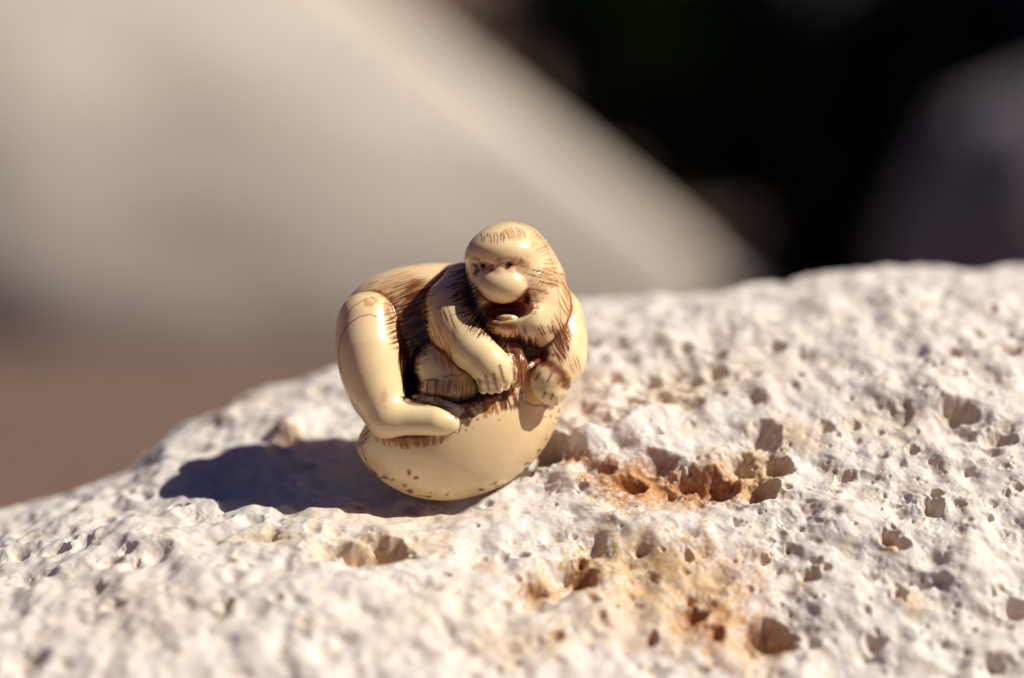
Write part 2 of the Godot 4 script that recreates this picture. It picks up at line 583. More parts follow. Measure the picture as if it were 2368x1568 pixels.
	hair(2.05, 2.1, 0.7, 0.2, 0.4, 0.7, 0.9, 0.1, 0.0, 8.0, AMBER, 0.35)
	hair(-0.25, -0.68, 1.0, 0.75, 0.3, 0.6, 0.1, 1.0, 0.1, 7.0, AMBER, 0.75)
	hair(1.36, -0.08, 1.2, 0.3, 0.5, 0.5, 0.1, -1.0, 0.0, 9.0, UMBER, 0.95)
	hair(-0.15, 0.1, 0.9, 0.2, 0.4, 0.7, 0.2, -1.0, 0.1, 5.0, AMBER, 0.45)
	# hollows filled with pigment
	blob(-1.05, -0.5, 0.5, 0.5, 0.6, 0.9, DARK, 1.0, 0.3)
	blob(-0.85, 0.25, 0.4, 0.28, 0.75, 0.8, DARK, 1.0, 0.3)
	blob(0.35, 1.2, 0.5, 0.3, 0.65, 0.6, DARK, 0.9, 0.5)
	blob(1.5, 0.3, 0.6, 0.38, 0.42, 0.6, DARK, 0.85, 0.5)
	blob(1.85, 0.14, 0.75, 0.5, 0.34, 0.5, CRIMSON, 0.95, 0.4)
	blob(1.52, -0.12, 1.0, 0.22, 0.2, 0.3, UMBER, 0.9, 0.6)
	blob(1.4, -0.42, 1.1, 0.25, 0.3, 0.5, CRIMSON, 0.7, 0.5)
	blob(-1.55, 1.25, 0.6, 0.16, 0.4, 0.7, CRIMSON, 0.4, 0.8)
	# mouth
	blob(1.06, 1.24, 0.95, 0.66, 0.42, 0.42, Color(0.30, 0.06, 0.024), 1.0, 0.2)
	blob(1.57, 1.47, 1.15, 0.15, 0.18, 0.35, BROWN, 1.0, 0.3)
	blob(0.46, 1.45, 1.2, 0.14, 0.25, 0.35, UMBER, 0.7, 0.6)
	# eye corners, nostrils, brow
	blob(0.40, 2.17, 1.4, 0.10, 0.19, 0.4, BROWN, 0.9, 1.0)
	blob(0.76, 2.16, 1.6, 0.1, 0.13, 0.4, BROWN, 0.95, 0.6)
	blob(0.95, 2.31, 1.6, 0.14, 0.07, 0.4, BROWN, 0.5, 1.0)
	blob(1.36, 2.38, 1.5, 0.2, 0.08, 0.4, BROWN, 0.6, 1.0)
	blob(1.1, 2.2, 1.5, 0.3, 0.2, 0.5, AMBER, 0.6, 0.5)
	blob(1.42, 2.2, 1.4, 0.28, 0.3, 0.5, AMBER, 0.5, 0.7)
	blob(0.6, 2.2, 1.5, 0.25, 0.18, 0.5, AMBER, 0.5, 0.5)
	# knee, foot
	blob(-1.98, 1.38, 1.0, 0.2, 0.12, 0.5, AMBER, 0.6, 0.9)
	blob(-1.6, 1.3, 0.9, 0.12, 0.25, 0.5, AMBER, 0.7, 0.8)
	blob(-1.65, -0.8, 1.4, 0.14, 0.3, 0.4, AMBER, 0.35, 0.6)
	blob(0.0, -1.15, 1.5, 0.16, 0.12, 0.4, BROWN, 0.8, 0.8)
	blob(-2.3, -0.7, 0.2, 0.35, 0.7, 0.5, UMBER, 0.75, 0.4)
	# gaps between the fingers and nails
	for f in [[1108, 876, 1114, 902], [1124, 868, 1132, 900], [1142, 864, 1150, 898], [1156, 846, 1166, 882]]:
		line(f, 0.034, UMBER, 0.8)
	for f in [[1272, 866, 1264, 882], [1246, 862, 1238, 878], [1258, 908, 1254, 918], [1276, 910, 1272, 922], [1292, 878, 1288, 886]]:
		line(f, 0.028, UMBER, 0.8)
	# age cracks
	line([797, 862, 790, 820, 796, 780, 812, 752, 838, 735, 862, 730, 885, 738], 0.013, BROWN, 0.75)
	line([802, 740, 822, 712, 850, 694, 868, 690], 0.012, BROWN, 0.6)
	line([1196, 520, 1235, 540, 1262, 575, 1277, 620, 1288, 680, 1295, 730, 1290, 780], 0.012, BROWN, 0.4)
	line([1000, 690, 1015, 672, 1036, 663], 0.012, BROWN, 0.5)
	line([975, 892, 985, 880, 1000, 877, 1018, 880], 0.022, BROWN, 0.8)
	line([1030, 872, 1045, 866, 1062, 870, 1075, 862], 0.016, UMBER, 0.7)

	var ivory := StandardMaterial3D.new()
	ivory.vertex_color_use_as_albedo = true
	var wear := FastNoiseLite.new()
	wear.frequency = 0.012
	wear.fractal_octaves = 5
	wear.seed = 17
	var wear_map := NoiseTexture2D.new()
	wear_map.width = 512
	wear_map.height = 512
	wear_map.seamless = true
	wear_map.noise = wear
	var tones := Gradient.new()
	tones.set_color(0, Color(0.16, 0.16, 0.16))
	tones.set_color(1, Color(0.42, 0.42, 0.42))
	wear_map.color_ramp = tones
	ivory.roughness = 1.0
	ivory.roughness_texture = wear_map
	ivory.roughness_texture_channel = BaseMaterial3D.TEXTURE_CHANNEL_RED
	ivory.uv1_triplanar = true
	ivory.uv1_scale = Vector3.ONE * 70.0
	ivory.metallic_specular = 0.5
	ivory.clearcoat_enabled = true
	ivory.clearcoat = 0.5
	ivory.clearcoat_roughness = 0.09
	ivory.subsurf_scatter_enabled = true
	ivory.subsurf_scatter_strength = 0.15

	var base := v3(0.0, -3.1, 0.25)
	var t := base_node("carved_figurine", sheet(1062.0, 1150.0, 0.25 * UNIT * 1000.0))
	t.rotation.x = -deg_to_rad(PITCH)
	tag(t, "small polished ivory carving of a hunched laughing man clutching a clam, stained brown", "figurine")
	obj("body", net(s, v3(-3.15, -2.0, -2.6), v3(3.1, 3.5, 2.3), CELL, paint_figure, base), ivory, t)

	# the clam: two valves that meet in a seam
	shell_turn = Basis(v3(0, 1, 0), deg_to_rad(9.0)) * Basis(v3(1, 0, 0), deg_to_rad(-7.0)) * Basis(v3(0, 0, 1), deg_to_rad(25.0))
	blobs.clear()
	hairs.clear()
	lines.clear()
	hair(-1.05, -1.72, 1.3, 0.75, 0.2, 0.7, 0.1, -1.0, 0.1, 5.0, AMBER, 0.85)
	blob(-1.1, -1.62, 1.3, 0.75, 0.07, 0.7, BROWN, 0.7, 1.1)
	hair(0.75, -0.85, 1.3, 0.85, 0.22, 0.7, 0.2, -1.0, 0.1, 5.0, BROWN, 0.8)
	blob(0.85, -0.66, 1.3, 0.8, 0.12, 0.8, CRIMSON, 0.8, 0.7)
	blob(0.65, -1.05, 1.5, 0.5, 0.22, 0.6, AMBER, 0.8, 1.3)
	blob(0.15, -1.2, 1.5, 0.2, 0.3, 0.6, BROWN, 0.85, 1.0)
	blob(2.15, -1.0, 1.0, 0.22, 0.4, 0.7, BROWN, 0.8, 1.5)
	blob(-1.1, -2.48, 1.3, 0.07, 0.07, 0.6, BROWN, 0.95, 0.8)
	blob(-0.95, -2.62, 1.3, 0.1, 0.05, 0.6, BROWN, 0.9, 0.9)
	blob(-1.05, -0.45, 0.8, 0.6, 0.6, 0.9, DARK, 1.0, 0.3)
	blob(-1.9, -1.45, 0.8, 0.2, 0.16, 0.5, BROWN, 0.9, 0.9)
	hair(-2.1, -1.55, 0.5, 0.3, 0.4, 0.6, 0.75, 0.65, 0.0, 7.0, BROWN, 0.8)
	line([884, 1004, 930, 1008, 985, 1005, 1030, 999, 1056, 996], 0.016, DARK, 0.85)
	line([1066, 968, 1068, 985, 1062, 998], 0.016, BROWN, 0.7)
	line([1215, 930, 1235, 938, 1262, 938, 1290, 925], 0.018, BROWN, 0.75)
	line([842, 1020, 843, 1042, 851, 1068, 866, 1090, 885, 1108], 0.012, BROWN, 0.6)
	for i in 17:
		var a := lerpf(-2.75, -0.35, i / 16.0) + rng.randf_range(-0.12, 0.12)
		var d := shell_turn * v3(cos(a) * 2.5, sin(a) * 2.13, rng.randf_range(0.1, 0.5))
		blob(shell_mid.x + d.x * 0.99, shell_mid.y + d.y * 0.97, shell_mid.z + d.z, rng.randf_range(0.03, 0.09), rng.randf_range(0.03, 0.06), 0.3, BROWN, rng.randf_range(0.5, 0.95), 0.8)
	var c := Solid.new()
	for side in [-1.0, 1.0]:
		# each valve is the bulge of one oval, cut off by the other
		c.oval(1, 0.1, shell_mid - shell_turn * v3(0, 0, 0.6 * side), v3(2.70, 2.31, 1.95), shell_turn, 0)
	c.oval(1, 0.1, v3(3.02, -4.42, 0.1), v3(6, 6, 6))
	c.oval(1, 0.1, v3(-0.2, 0.2, 1.5), v3(2.0, 1.15, 1.1))
	var lens := Lens.new()
	lens.kind = c.kind; lens.group = c.group; lens.soft = c.soft; lens.cut = c.cut; lens.a = c.a; lens.b = c.b; lens.ra = c.ra; lens.dr = c.dr; lens.inv = c.inv; lens.turn = c.turn; lens.loose = c.loose
	obj("clam", net(lens, v3(-2.7, -3.4, -1.9), v3(2.8, 1.5, 2.2), CELL, paint_shell, base), ivory, t)
	# inlaid eyes
	var jet := StandardMaterial3D.new()
	jet.albedo_color = Color(0.03, 0.03, 0.035)
	jet.roughness = 0.12
	for e in [v3(0.555, 2.18, 1.475), v3(1.165, 2.215, 1.62)]:
		var ball := SphereMesh.new()
		ball.radius = 0.055 * UNIT
		ball.height = 0.11 * UNIT
		ball.radial_segments = 16
		ball.rings = 8
		var o := obj("eye", ball, jet, t)
		o.position = (e - base) * UNIT


# the clam is the overlap of its two ovals
class Lens extends Solid:
	func at(p: Vector3, _use: PackedInt32Array) -> Vector3:
		var d0 := one(0, p)
		var d1 := one(1, p)
		var h := maxf(0.06 - absf(d0 - d1), 0.0)
		var d := maxf(d0, d1) + h * h * 0.25 / 0.06
		var cutoff := one(2, p)
		var k := maxf(0.16 - absf(d - cutoff), 0.0)
		d = maxf(d, cutoff) + k * k * 0.25 / 0.16
		# the hollow under the arms
		var bite := -one(3, p)
		var kb := maxf(0.12 - absf(d - bite), 0.0)
		return Vector3(maxf(d, bite) + kb * kb * 0.25 / 0.12, 0.0, 1.0)


# ------------------------------------------------------------------ the boulder
# rows of control points from the far foot over the crest to the near foot: [across, down, depth] in sheet pixels and mm
var rock_rows := [
	[[-1700, 10500, -190], [-900, 10500, -190], [1100, 10500, -200], [3300, 10500, -190], [4100, 10500, -190]],
	[[-1700, 10500, -70], [-900, 1720, -70], [0, 1560, -62], [300, 1480, -60], [780, 1180, -72], [1340, 1010, -80], [2000, 930, -86], [3300, 1150, -80], [4100, 10500, -80]],
	[[-1700, 10500, -50], [-900, 1420, -50], [-250, 1275, -44], [0, 1185, -40], [150, 1152, -38], [260, 1120, -38], [400, 1003, -40], [600, 910, -43], [780, 848, -46], [1050, 785, -50], [1340, 700, -52], [1700, 672, -54], [1950, 636, -56], [2150, 625, -56], [2400, 622, -56], [3300, 734, -56], [4100, 10500, -56]],
	[[-1700, 10500, -28], [-900, 1445, -28], [-250, 1288, -25], [0, 1190, -22], [150, 1150, -21], [260, 1112, -21], [400, 1035, -24], [600, 960, -27], [780, 915, -29], [1050, 850, -28], [1340, 756, -29], [1700, 712, -31], [1950, 680, -32], [2150, 666, -32], [2400, 664, -32], [3300, 755, -32], [4100, 10500, -32]],
	[[-1700, 10500, -2], [-900, 1500, -2], [0, 1245, -4], [300, 1128, -8], [550, 1082, -8], [850, 1110, -5], [1062, 1152, 0], [1160, 1122, -1], [1250, 1075, -3], [1340, 1052, -3], [1600, 1010, -4], [1950, 965, -5], [2400, 940, -5], [3300, 1000, -5], [4100, 10500, -5]],
	[[-1700, 10500, 24], [-900, 1640, 24], [0, 1410, 24], [550, 1310, 22], [870, 1270, 19], [1100, 1290, 17], [1500, 1250, 13], [1900, 1230, 13], [2400, 1220, 14], [3300, 1260, 14], [4100, 10500, 14]],
	[[-1700, 10500, 40], [-900, 1860, 40], [0, 1640, 48], [800, 1620, 47], [1500, 1620, 38], [2400, 1620, 34], [3300, 1640, 30], [4100, 10500, 30]],
	[[-1700, 10500, 44], [-900, 2300, 44], [0, 2150, 66], [1200, 2150, 64], [2400, 2150, 54], [3300, 2200, 40], [4100, 10500, 40]],
	[[-1700, 10500, 20], [-900, 10500, 20], [1200, 10500, 60], [3300, 10500, 10], [4100, 10500, 10]],
]

var rock_cols: Array[PackedVector3Array] = []


func along_row(row: Array, x: float) -> Vector2:
	var n := row.size()
	var i := 0
	while i < n - 2 and x > row[i + 1][0]:
		i += 1
	var a: Array = row[i]
	var b: Array = row[i + 1]
	var t := clampf((x - a[0]) / (b[0] - a[0]), 0.0, 1.0)
	var p: Array = row[maxi(i - 1, 0)]
	var q: Array = row[mini(i + 2, n - 1)]
	var out := Vector2.ZERO
	for c in 2:
		# monotone tangents over uneven spacing
		var s0: float = (a[c + 1] - p[c + 1]) / maxf(a[0] - p[0], 1.0) if i > 0 else (b[c + 1] - a[c + 1]) / float(b[0] - a[0])
		var s1: float = (b[c + 1] - a[c + 1]) / float(b[0] - a[0])
		var s2: float = (q[c + 1] - b[c + 1]) / maxf(q[0] - b[0], 1.0) if i + 2 < n else s1
		var m0 := clampf((s0 + s1) * 0.5, -2.0 * minf(absf(s0), absf(s1)), 2.0 * minf(absf(s0), absf(s1)))
		var m1 := clampf((s1 + s2) * 0.5, -2.0 * minf(absf(s1), absf(s2)), 2.0 * minf(absf(s1), absf(s2)))
		var h := float(b[0] - a[0])
		var t2 := t * t
		var t3 := t2 * t
		out[c] = (2 * t3 - 3 * t2 + 1) * a[c + 1] + (t3 - 2 * t2 + t) * h * m0 + (3 * t2 - 2 * t3) * b[c + 1] + (t3 - t2) * h * m1
	return out


func catmull(p0: Vector3, p1: Vector3, p2: Vector3, p3: Vector3, t: float) -> Vector3:
	# a far neighbour must not swing the curve
	var reach := p1.distance_to(p2) * 1.6
	p0 = p1 + (p0 - p1).limit_length(reach)
	p3 = p2 + (p3 - p2).limit_length(reach)
	return 0.5 * (2.0 * p1 + (p2 - p0) * t + (2.0 * p0 - 5.0 * p1 + 4.0 * p2 - p3) * t * t + (3.0 * p1 - p0 - 3.0 * p2 + p3) * t * t * t)


var rp := PackedVector3Array()      # base points of the patch
var rn := PackedVector3Array()      # their normals
var rh := PackedFloat32Array()      # relief, metres along the normal
var rs := PackedFloat32Array()      # rust
var ro := PackedFloat32Array()      # tan dirt in the pits
var rc := PackedColorArray()
var nu := 0
var nv := 0
var us := PackedFloat32Array()
var vs := PackedFloat32Array()
var pys := PackedFloat32Array()
var rough := FastNoiseLite.new()
var ridge := FastNoiseLite.new()
var broad := FastNoiseLite.new()
var cells := FastNoiseLite.new()


func rock_column(i: int) -> void:
	var x := us[i]
	var ctrl := PackedVector3Array()
	for row in rock_rows:
		var yw := along_row(row, x)
		ctrl.append(Vector3(x, yw.x, yw.y))
	var last := ctrl.size() - 1
	for j in nv:
		var k := mini(int(vs[j]), last - 1)
		var t := vs[j] - k
		var c := catmull(ctrl[maxi(k - 1, 0)], ctrl[k], ctrl[k + 1], ctrl[mini(k + 2, last)], t)
		pys[i * nv + j] = c.y
		rp[i * nv + j] = sheet(c.x, c.y, c.z)


func rock_normals(i: int) -> void:
	for j in nv:
		var a := rp[maxi(i - 1, 0) * nv + j]
		var b := rp[mini(i + 1, nu - 1) * nv + j]
		var c := rp[i * nv + maxi(j - 1, 0)]
		var d := rp[i * nv + mini(j + 1, nv - 1)]
		rn[i * nv + j] = (d - c).cross(b - a).normalized()


func rock_relief(i: int) -> void:
	for j in nv:
		var o := i * nv + j
		var p := (rp[o] + rn[o] * rh[o]) * 1000.0
		var h := broad.get_noise_3dv(p) * 1.6
		var calm := 0.4 + 0.6 * smoothstep(900.0, 1500.0, us[i])
		var porous := calm * clampf(0.55 + 0.9 * broad.get_noise_3dv(p * 1.7 + Vector3(40, 0, 0)), 0.12, 1.0)
		h += rough.get_noise_3dv(p) * 0.05 * (0.4 + porous)
		# fine open pores
		var pore := ridge.get_noise_3dv(p)
		h -= maxf(0.0, pore - 0.10) * 0.38 * porous
		h -= maxf(0.0, ridge.get_noise_3dv(p * 2.4 + Vector3(3, 90, 1)) - 0.14) * 0.15 * porous
		h += cells.get_noise_3dv(p) * 0.06 * porous
		rh[o] += h * 0.001


# a pit: px, py on the sheet, radius mm, depth mm, rust
func pit(px: float, py: float, r: float, deep: float, rust := 0.0, stretch := 1.0, dirt := 0.5, steep := 0.15) -> void:
	var lo := us.bsearch(px)
	if lo <= 1 or lo >= nu - 2:
		return
	var j0 := -1
	for j in range(nv - 1, 0, -1):
		if pys[lo * nv + j] >= py and pys[lo * nv + j - 1] < py and vs[j] > 1.95:
			j0 = j
			break
	if j0 < 0:
		return
	pit_at(lo, j0, r, deep, rust, stretch, dirt, steep)


func pit_at(i0: int, j0: int, r: float, deep: float, rust: float, stretch: float, dirt: float, steep: float) -> void:
	var c := rp[i0 * nv + j0]
	var n := rn[i0 * nv + j0]
	var right := (Vector3.RIGHT - n * n.x).normalized()
	var up := n.cross(right)
	var du := rp[mini(i0 + 1, nu - 1) * nv + j0].distance_to(c)
	var dv := rp[i0 * nv + mini(j0 + 1, nv - 1)].distance_to(c)
	var rr := r * 0.001
	var wi := int(rr * 1.7 * maxf(stretch, 1.0) / maxf(du, 1e-6)) + 1
	var wj := int(rr * 1.7 / maxf(dv, 1e-6)) + 1
	var seedy := float(i0 % 97) * 3.7 + float(j0 % 89) * 1.9
	for i in range(maxi(i0 - wi, 0), mini(i0 + wi + 1, nu)):
		for j in range(maxi(j0 - wj, 0), mini(j0 + wj + 1, nv)):
			var o := i * nv + j
			var q := rp[o] - c
			var x := q.dot(right) / (rr * stretch)
			var y := q.dot(up) / rr
			var d := sqrt(x * x + y * y)
			if d > 1.7:
				continue
			var wob := 1.0 + 0.42 * rough.get_noise_3d(x * 0.9 + seedy, y * 0.9, seedy) + 0.15 * rough.get_noise_3d(x * 2.3 + seedy, y * 2.3, seedy + 9.0)
			d /= wob
			var f := 1.0 - smoothstep(steep, 1.12, d)
			rh[o] -= f * deep * 0.001
			rh[o] += 0.07 * maxf(deep, 0.0) * 0.001 * smoothstep(0.9, 1.1, d) * (1.0 - smoothstep(1.1, 1.5, d))
			ro[o] = maxf(ro[o], f * dirt)
			if rust > 0.0:
				rs[o] = maxf(rs[o], rust * (1.0 - smoothstep(0.7, 1.6, d)))


var rusts := []       # stains: px, py, radius x, radius y, strength, 0 rust .. 1 ochre


func rock_paint(i: int) -> void:
	for j in nv:
		var o := i * nv + j
		var p := (rp[o] + rn[o] * rh[o]) * 1000.0
		var g := broad.get_noise_3dv(p * 2.3 + Vector3(7, 7, 7))
		var f := rough.get_noise_3dv(p * 1.3 + Vector3(0, 50, 0))
		var c := Color(0.70, 0.66, 0.635)
		c = mixc(c, Color(0.74, 0.64, 0.50), smoothstep(-0.1, 0.45, g + 0.5 * f) * 0.5)
		c = mixc(c, Color(0.70, 0.61, 0.51), smoothstep(0.0, 0.45, -g + 0.6 * f) * 0.5)
		c = mixc(c, Color(0.52, 0.36, 0.20), clampf(ro[o] * (0.9 + 1.2 * f), 0.0, 1.0) * 0.85)
		var py := pys[o]
		if vs[j] > 2.0:
			for r in rusts:
				var dx: float = (us[i] - r[0]) / r[2]
				var dy: float = (py - r[1]) / r[3]
				var d := dx * dx + dy * dy
				if d < 2.5:
					var s: float = smoothstep(0.0, 0.7, 1.0 - sqrt(d) + 0.9 * f + 0.35 * g) * r[4]
					c = mixc(c, Color(0.52, 0.22, 0.06).lerp(Color(0.62, 0.43, 0.18), r[5]), s)
		c = mixc(c, Color(0.34, 0.135, 0.04), clampf(rs[o] * (0.75 + f), 0.0, 1.0))
		rc[o] = c


func make_rock() -> void:
	for q in [[rough, 0.85, 4, 21], [ridge, 0.62, 2, 5], [broad, 0.085, 3, 13]]:
		var n: FastNoiseLite = q[0]
		n.noise_type = FastNoiseLite.TYPE_SIMPLEX_SMOOTH
		n.frequency = q[1]
		n.fractal_type = FastNoiseLite.FRACTAL_FBM
		n.fractal_octaves = q[2]
		n.seed = q[3]
	cells.noise_type = FastNoiseLite.TYPE_CELLULAR
	cells.cellular_return_type = FastNoiseLite.RETURN_DISTANCE
	cells.frequency = 1.3
	cells.seed = 2
	# lines of the patch: close where the lens looks, wide beyond
	var x := -1700.0
	while x <= 4100.0:
		us.append(x)
		x += 2.7 / ROCK_FINE if x > -60.0 and x < 2430.0 else 22.0
	var steps := [16, 26, 110, 130, 120, 120, 30, 14]
	for k in 8:
		for t in int(steps[k] * ROCK_FINE):
			vs.append(k + t / float(int(steps[k] * ROCK_FINE)))
	vs.append(8.0)
	nu = us.size()
	nv = vs.size()
	for a in [rp, rn]:
		a.resize(nu * nv)
	for a in [rh, rs, ro, pys]:
		a.resize(nu * nv)
	rc.resize(nu * nv)
	across(rock_column)
	across(rock_normals)
	# the larger pits, one by one
	for q in [
		[1470, 985, 11.0, -2.6, 0.0, 1.2, 0.1], [1356, 1036, 3.6, -3.6, 0.0, 1.1, 0.1], [1300, 1105, 4.0, -1.6, 0.0, 1.3, 0.1], [1170, 1166, 3.4, -1.3, 0.0, 1.6, 0.1], [660, 1000, 3.0, -2.2, 0.0, 1.4, 0.1], [560, 960, 6.0, -1.6, 0.0, 1.4, 0.1],
		[1100, 1215, 7.0, -1.0, 0.0, 1.8, 0.1], [300, 1240, 9.0, -1.3, 0.0, 1.6, 0.1], [1750, 930, 9.0, -1.5, 0.0, 1.3, 0.1], [2130, 900, 9.0, -1.6, 0.0, 1.3, 0.1], [1960, 1200, 8.0, -1.6, 0.0, 1.2, 0.1], [1500, 1220, 7.0, -1.5, 0.0, 1.5, 0.1], [2250, 1300, 9.0, -1.6, 0.0, 1.1, 0.1], [1350, 1440, 8.0, -1.5, 0.0, 1.3, 0.1], [700, 1380, 10.0, -1.3, 0.0, 1.4, 0.1],
		[1570, 1118, 6.5, 2.0, 0.0, 2.0, 0.1], [1740, 1070, 5.5, 1.8, 0.0, 1.1, 0.1], [1780, 1440, 7.0, 1.8, 0.0, 1.2, 0.1], [1330, 1330, 5.0, 1.5, 0.0, 1.1, 0.1], [1560, 860, 7.0, 1.4, 0.0, 1.6, 0.1], [2220, 970, 5.0, 1.2, 0.0, 1.3, 0.1], [820, 1262, 6.5, 1.4, 0.0, 2.4, 0.1],
		[1262, 1060, 2.5, 8.0, 0.0, 1.2, 0.7], [1268, 1032, 2.6, 9.0, 0.0, 1.2, 0.7], [1205, 1092, 2.0, 4.0, 0.0, 1.4, 0.5],
		[870, 1272, 3.2, 4.6, 0.0, 1.9, 0.5], [760, 1258, 2.2, 2.4, 0.0, 1.8], [600, 1238, 1.6, 1.4, 0.0, 2.6],
		[1650, 1112, 3.6, 4.2, 0.9, 1.2], [1585, 1100, 2.6, 3.2, 0.6, 1.1], [1752, 1132, 2.6, 3.4, 0.2, 1.2], [1700, 1065, 3.2, 2.8, 0.0, 1.0], [1760, 1010, 3.2, 2.6, 0.0, 1.1], [1800, 1080, 2.4, 2.4, 0.0, 1.0],
		[1455, 1115, 2.1, 2.4, 0.9, 1.4], [1520, 1070, 2.0, 2.0, 0.6, 1.4], [1400, 1090, 1.4, 1.2, 0.7, 1.5],
		[1785, 1462, 3.3, 5.0, 0.5, 1.1, 0.6], [1350, 1335, 2.4, 3.2, 0.8, 0.8], [1345, 1290, 1.5, 2.0, 0.6, 0.7], [1240, 1362, 1.7, 2.2, 0.7, 1.2], [1605, 1425, 1.9, 2.4, 0.9, 1.2], [1655, 1465, 1.6, 1.8, 0.8, 0.9],
		[1507, 1478, 1.6, 2.6, 0.3, 0.7], [1590, 1290, 1.3, 1.6, 0.2, 0.7], [1480, 1275, 1.0, 1.2, 0.2, 1.5],
		[2218, 952, 2.6, 3.0, 0.15, 1.2], [2302, 1010, 2.2, 2.2, 0.15, 1.5], [2155, 1170, 2.0, 2.6, 0.0, 1.0], [2285, 1197, 1.1, 1.4, 0.0, 0.9], [2052, 1245, 1.7, 2.8, 0.25, 1.0], [2085, 1262, 1.4, 1.6, 0.1, 1.2],
		[1868, 1322, 1.7, 1.9, 0.15, 1.1], [2078, 1372, 1.6, 2.4, 0.2, 0.75], [2022, 1482, 2.0, 2.6, 0.0, 1.0], [2350, 1402, 2.3, 3.0, 0.0, 1.0], [2000, 1412, 1.1, 1.3, 0.1, 1.0], [2300, 1530, 1.5, 1.8, 0.0, 1.2], [1880, 1480, 1.2, 1.4, 0.1, 1.0],
		[1955, 1100, 1.4, 1.6, 0.2, 1.2], [1975, 980, 1.3, 1.5, 0.1, 1.0], [1905, 985, 1.3, 1.5, 0.1, 1.2], [2110, 1040, 1.0, 1.3, 0.2, 1.2], [2200, 820, 1.5, 1.6, 0.2, 1.0], [2330, 810, 1.6, 1.6, 0.1, 1.4],
		[1560, 850, 2.0, 2.2, 0.0, 1.1], [1600, 880, 1.8, 2.0, 0.0, 1.2], [1500, 870, 1.9, 1.8, 0.0, 1.2], [1655, 860, 1.8, 1.9, 0.0, 1.2], [1660, 815, 1.6, 1.8, 0.0, 1.2], [1795, 800, 1.7, 2.0, 0.0, 1.0], [1580, 800, 1.5, 1.5, 0.0, 1.2], [1450, 820, 1.6, 1.6, 0.0, 1.4], [1420, 870, 1.5, 1.5, 0.0, 1.3], [1530, 925, 2.4, 1.8, 0.0, 1.5], [1450, 935, 2.2, 1.6, 0.0, 1.4], [1590, 935, 2.0, 1.6, 0.0, 1.4],
		[1420, 740, 1.9, 1.4, 0.0, 1.8], [1780, 745, 1.4, 1.2, 0.0, 1.5],
		[660, 1020, 1.9, 1.4, 0.1, 1.2], [740, 905, 1.8, 1.2, 0.0, 1.5], [690, 1080, 2.0, 1.4, 0.1, 1.6],
		[370, 1035, 1.3, 1.1, 0.0, 1.6], [130, 1270, 1.5, 1.5, 0.0, 1.5], [90, 1330, 2.2, 1.4, 0.0, 1.6], [255, 1300, 2.0, 1.4, 0.0, 1.4], [295, 1275, 1.3, 1.3, 0.0, 1.2], [405, 1172, 0.9, 1.1, 0.0, 1.2], [205, 1160, 0.9, 0.8, 0.0, 1.4], [330, 1145, 1.0, 0.8, 0.0, 1.4],
		[60, 1530, 2.6, 2.6, 0.0, 1.5], [260, 1395, 1.6, 1.4, 0.0, 1.4], [520, 1400, 1.5, 1.5, 0.0, 1.2], [800, 1470, 1.8, 1.5, 0.0, 1.2], [640, 1395, 1.0, 1.0, 0.0, 1.2], [1180, 1500, 1.6, 1.4, 0.0, 1.2], [1280, 1480, 1.6, 1.5, 0.3, 1.1], [950, 1360, 1.0, 1.0, 0.0, 1.3],
	]:
		pit(q[0], q[1], q[2], q[3], q[4], q[5], clampf(q[3] * 0.22, 0.0, 0.9), q[6] if q.size() > 6 else 0.1)
	# a scatter of smaller ones: shallow dimples, and open pores that crowd in patches, thicker to the right
	for n in 700:
		var r := rng.randf_range(0.9, 2.6)
		pit(rng.randf_range(-60, 2430), rng.randf_range(600, 1600), r, r * rng.randf_range(0.14, 0.42), 0.0, rng.randf_range(0.8, 1.7), rng.randf_range(0.0, 0.35), 0.05)
	for n in 3600:
		var px := rng.randf_range(-60, 2430)
		var py := rng.randf_range(600, 1600)
		var dense := (0.2 + 0.8 * smoothstep(900.0, 1500.0, px)) * smoothstep(-0.25, 0.3, broad.get_noise_2d(px * 0.11, py * 0.16))
		if rng.randf() > dense:
			continue
		var r := 0.26 + 0.75 * pow(rng.randf(), 3.0)
		pit(px, py, r, r * rng.randf_range(0.45, 1.1), 0.0, rng.randf_range(0.7, 1.6), rng.randf_range(0.1, 0.55), rng.randf_range(0.05, 0.3))
	across(rock_relief)
	rusts = [
		[1560, 1118, 230, 46, 0.8, 0.2], [1440, 1105, 150, 42, 0.85, 0.05], [1340, 1070, 90, 16, 0.8, 0.1], [1660, 1085, 70, 60, 0.6, 0.5], [1745, 1095, 100, 80, 0.75, 0.9], [1840, 1010, 120, 50, 0.45, 0.8], [1520, 1160, 200, 50, 0.35, 0.4],
		[1640, 1440, 130, 90, 0.75, 0.1], [1350, 1320, 70, 85, 0.75, 0.2], [1250, 1360, 80, 50, 0.65, 0.5], [1620, 1340, 240, 120, 0.6, 0.4], [1720, 1500, 140, 80, 0.5, 0.65], [1200, 1500, 170, 80, 0.35, 0.9], [1450, 1290, 200, 100, 0.5, 0.9], [1500, 1410, 300, 150, 0.5, 0.75],
		[2110, 1390, 40, 50, 0.5, 0.7], [2060, 1270, 30, 20, 0.6, 0.5], [1860, 1340, 30, 20, 0.6, 0.6], [890, 1262, 230, 44, 0.5, 0.95], [620, 1235, 120, 22, 0.4, 0.95], [660, 1015, 60, 26, 0.5, 0.8], [900, 1190, 300, 36, 0.35, 0.7], [2050, 970, 140, 60, 0.25, 0.6], [1130, 1310, 40, 30, 0.5, 0.1],
		[1320, 900, 120, 110, 0.3, 0.75], [1580, 910, 160, 60, 0.3, 0.95], [1750, 860, 200, 80, 0.2, 0.7], [500, 930, 200, 60, 0.25, 0.7], [1000, 1420, 300, 110, 0.18, 0.9], [300, 1400, 300, 120, 0.15, 0.6],
	]
	across(rock_paint)
	var v := PackedVector3Array()
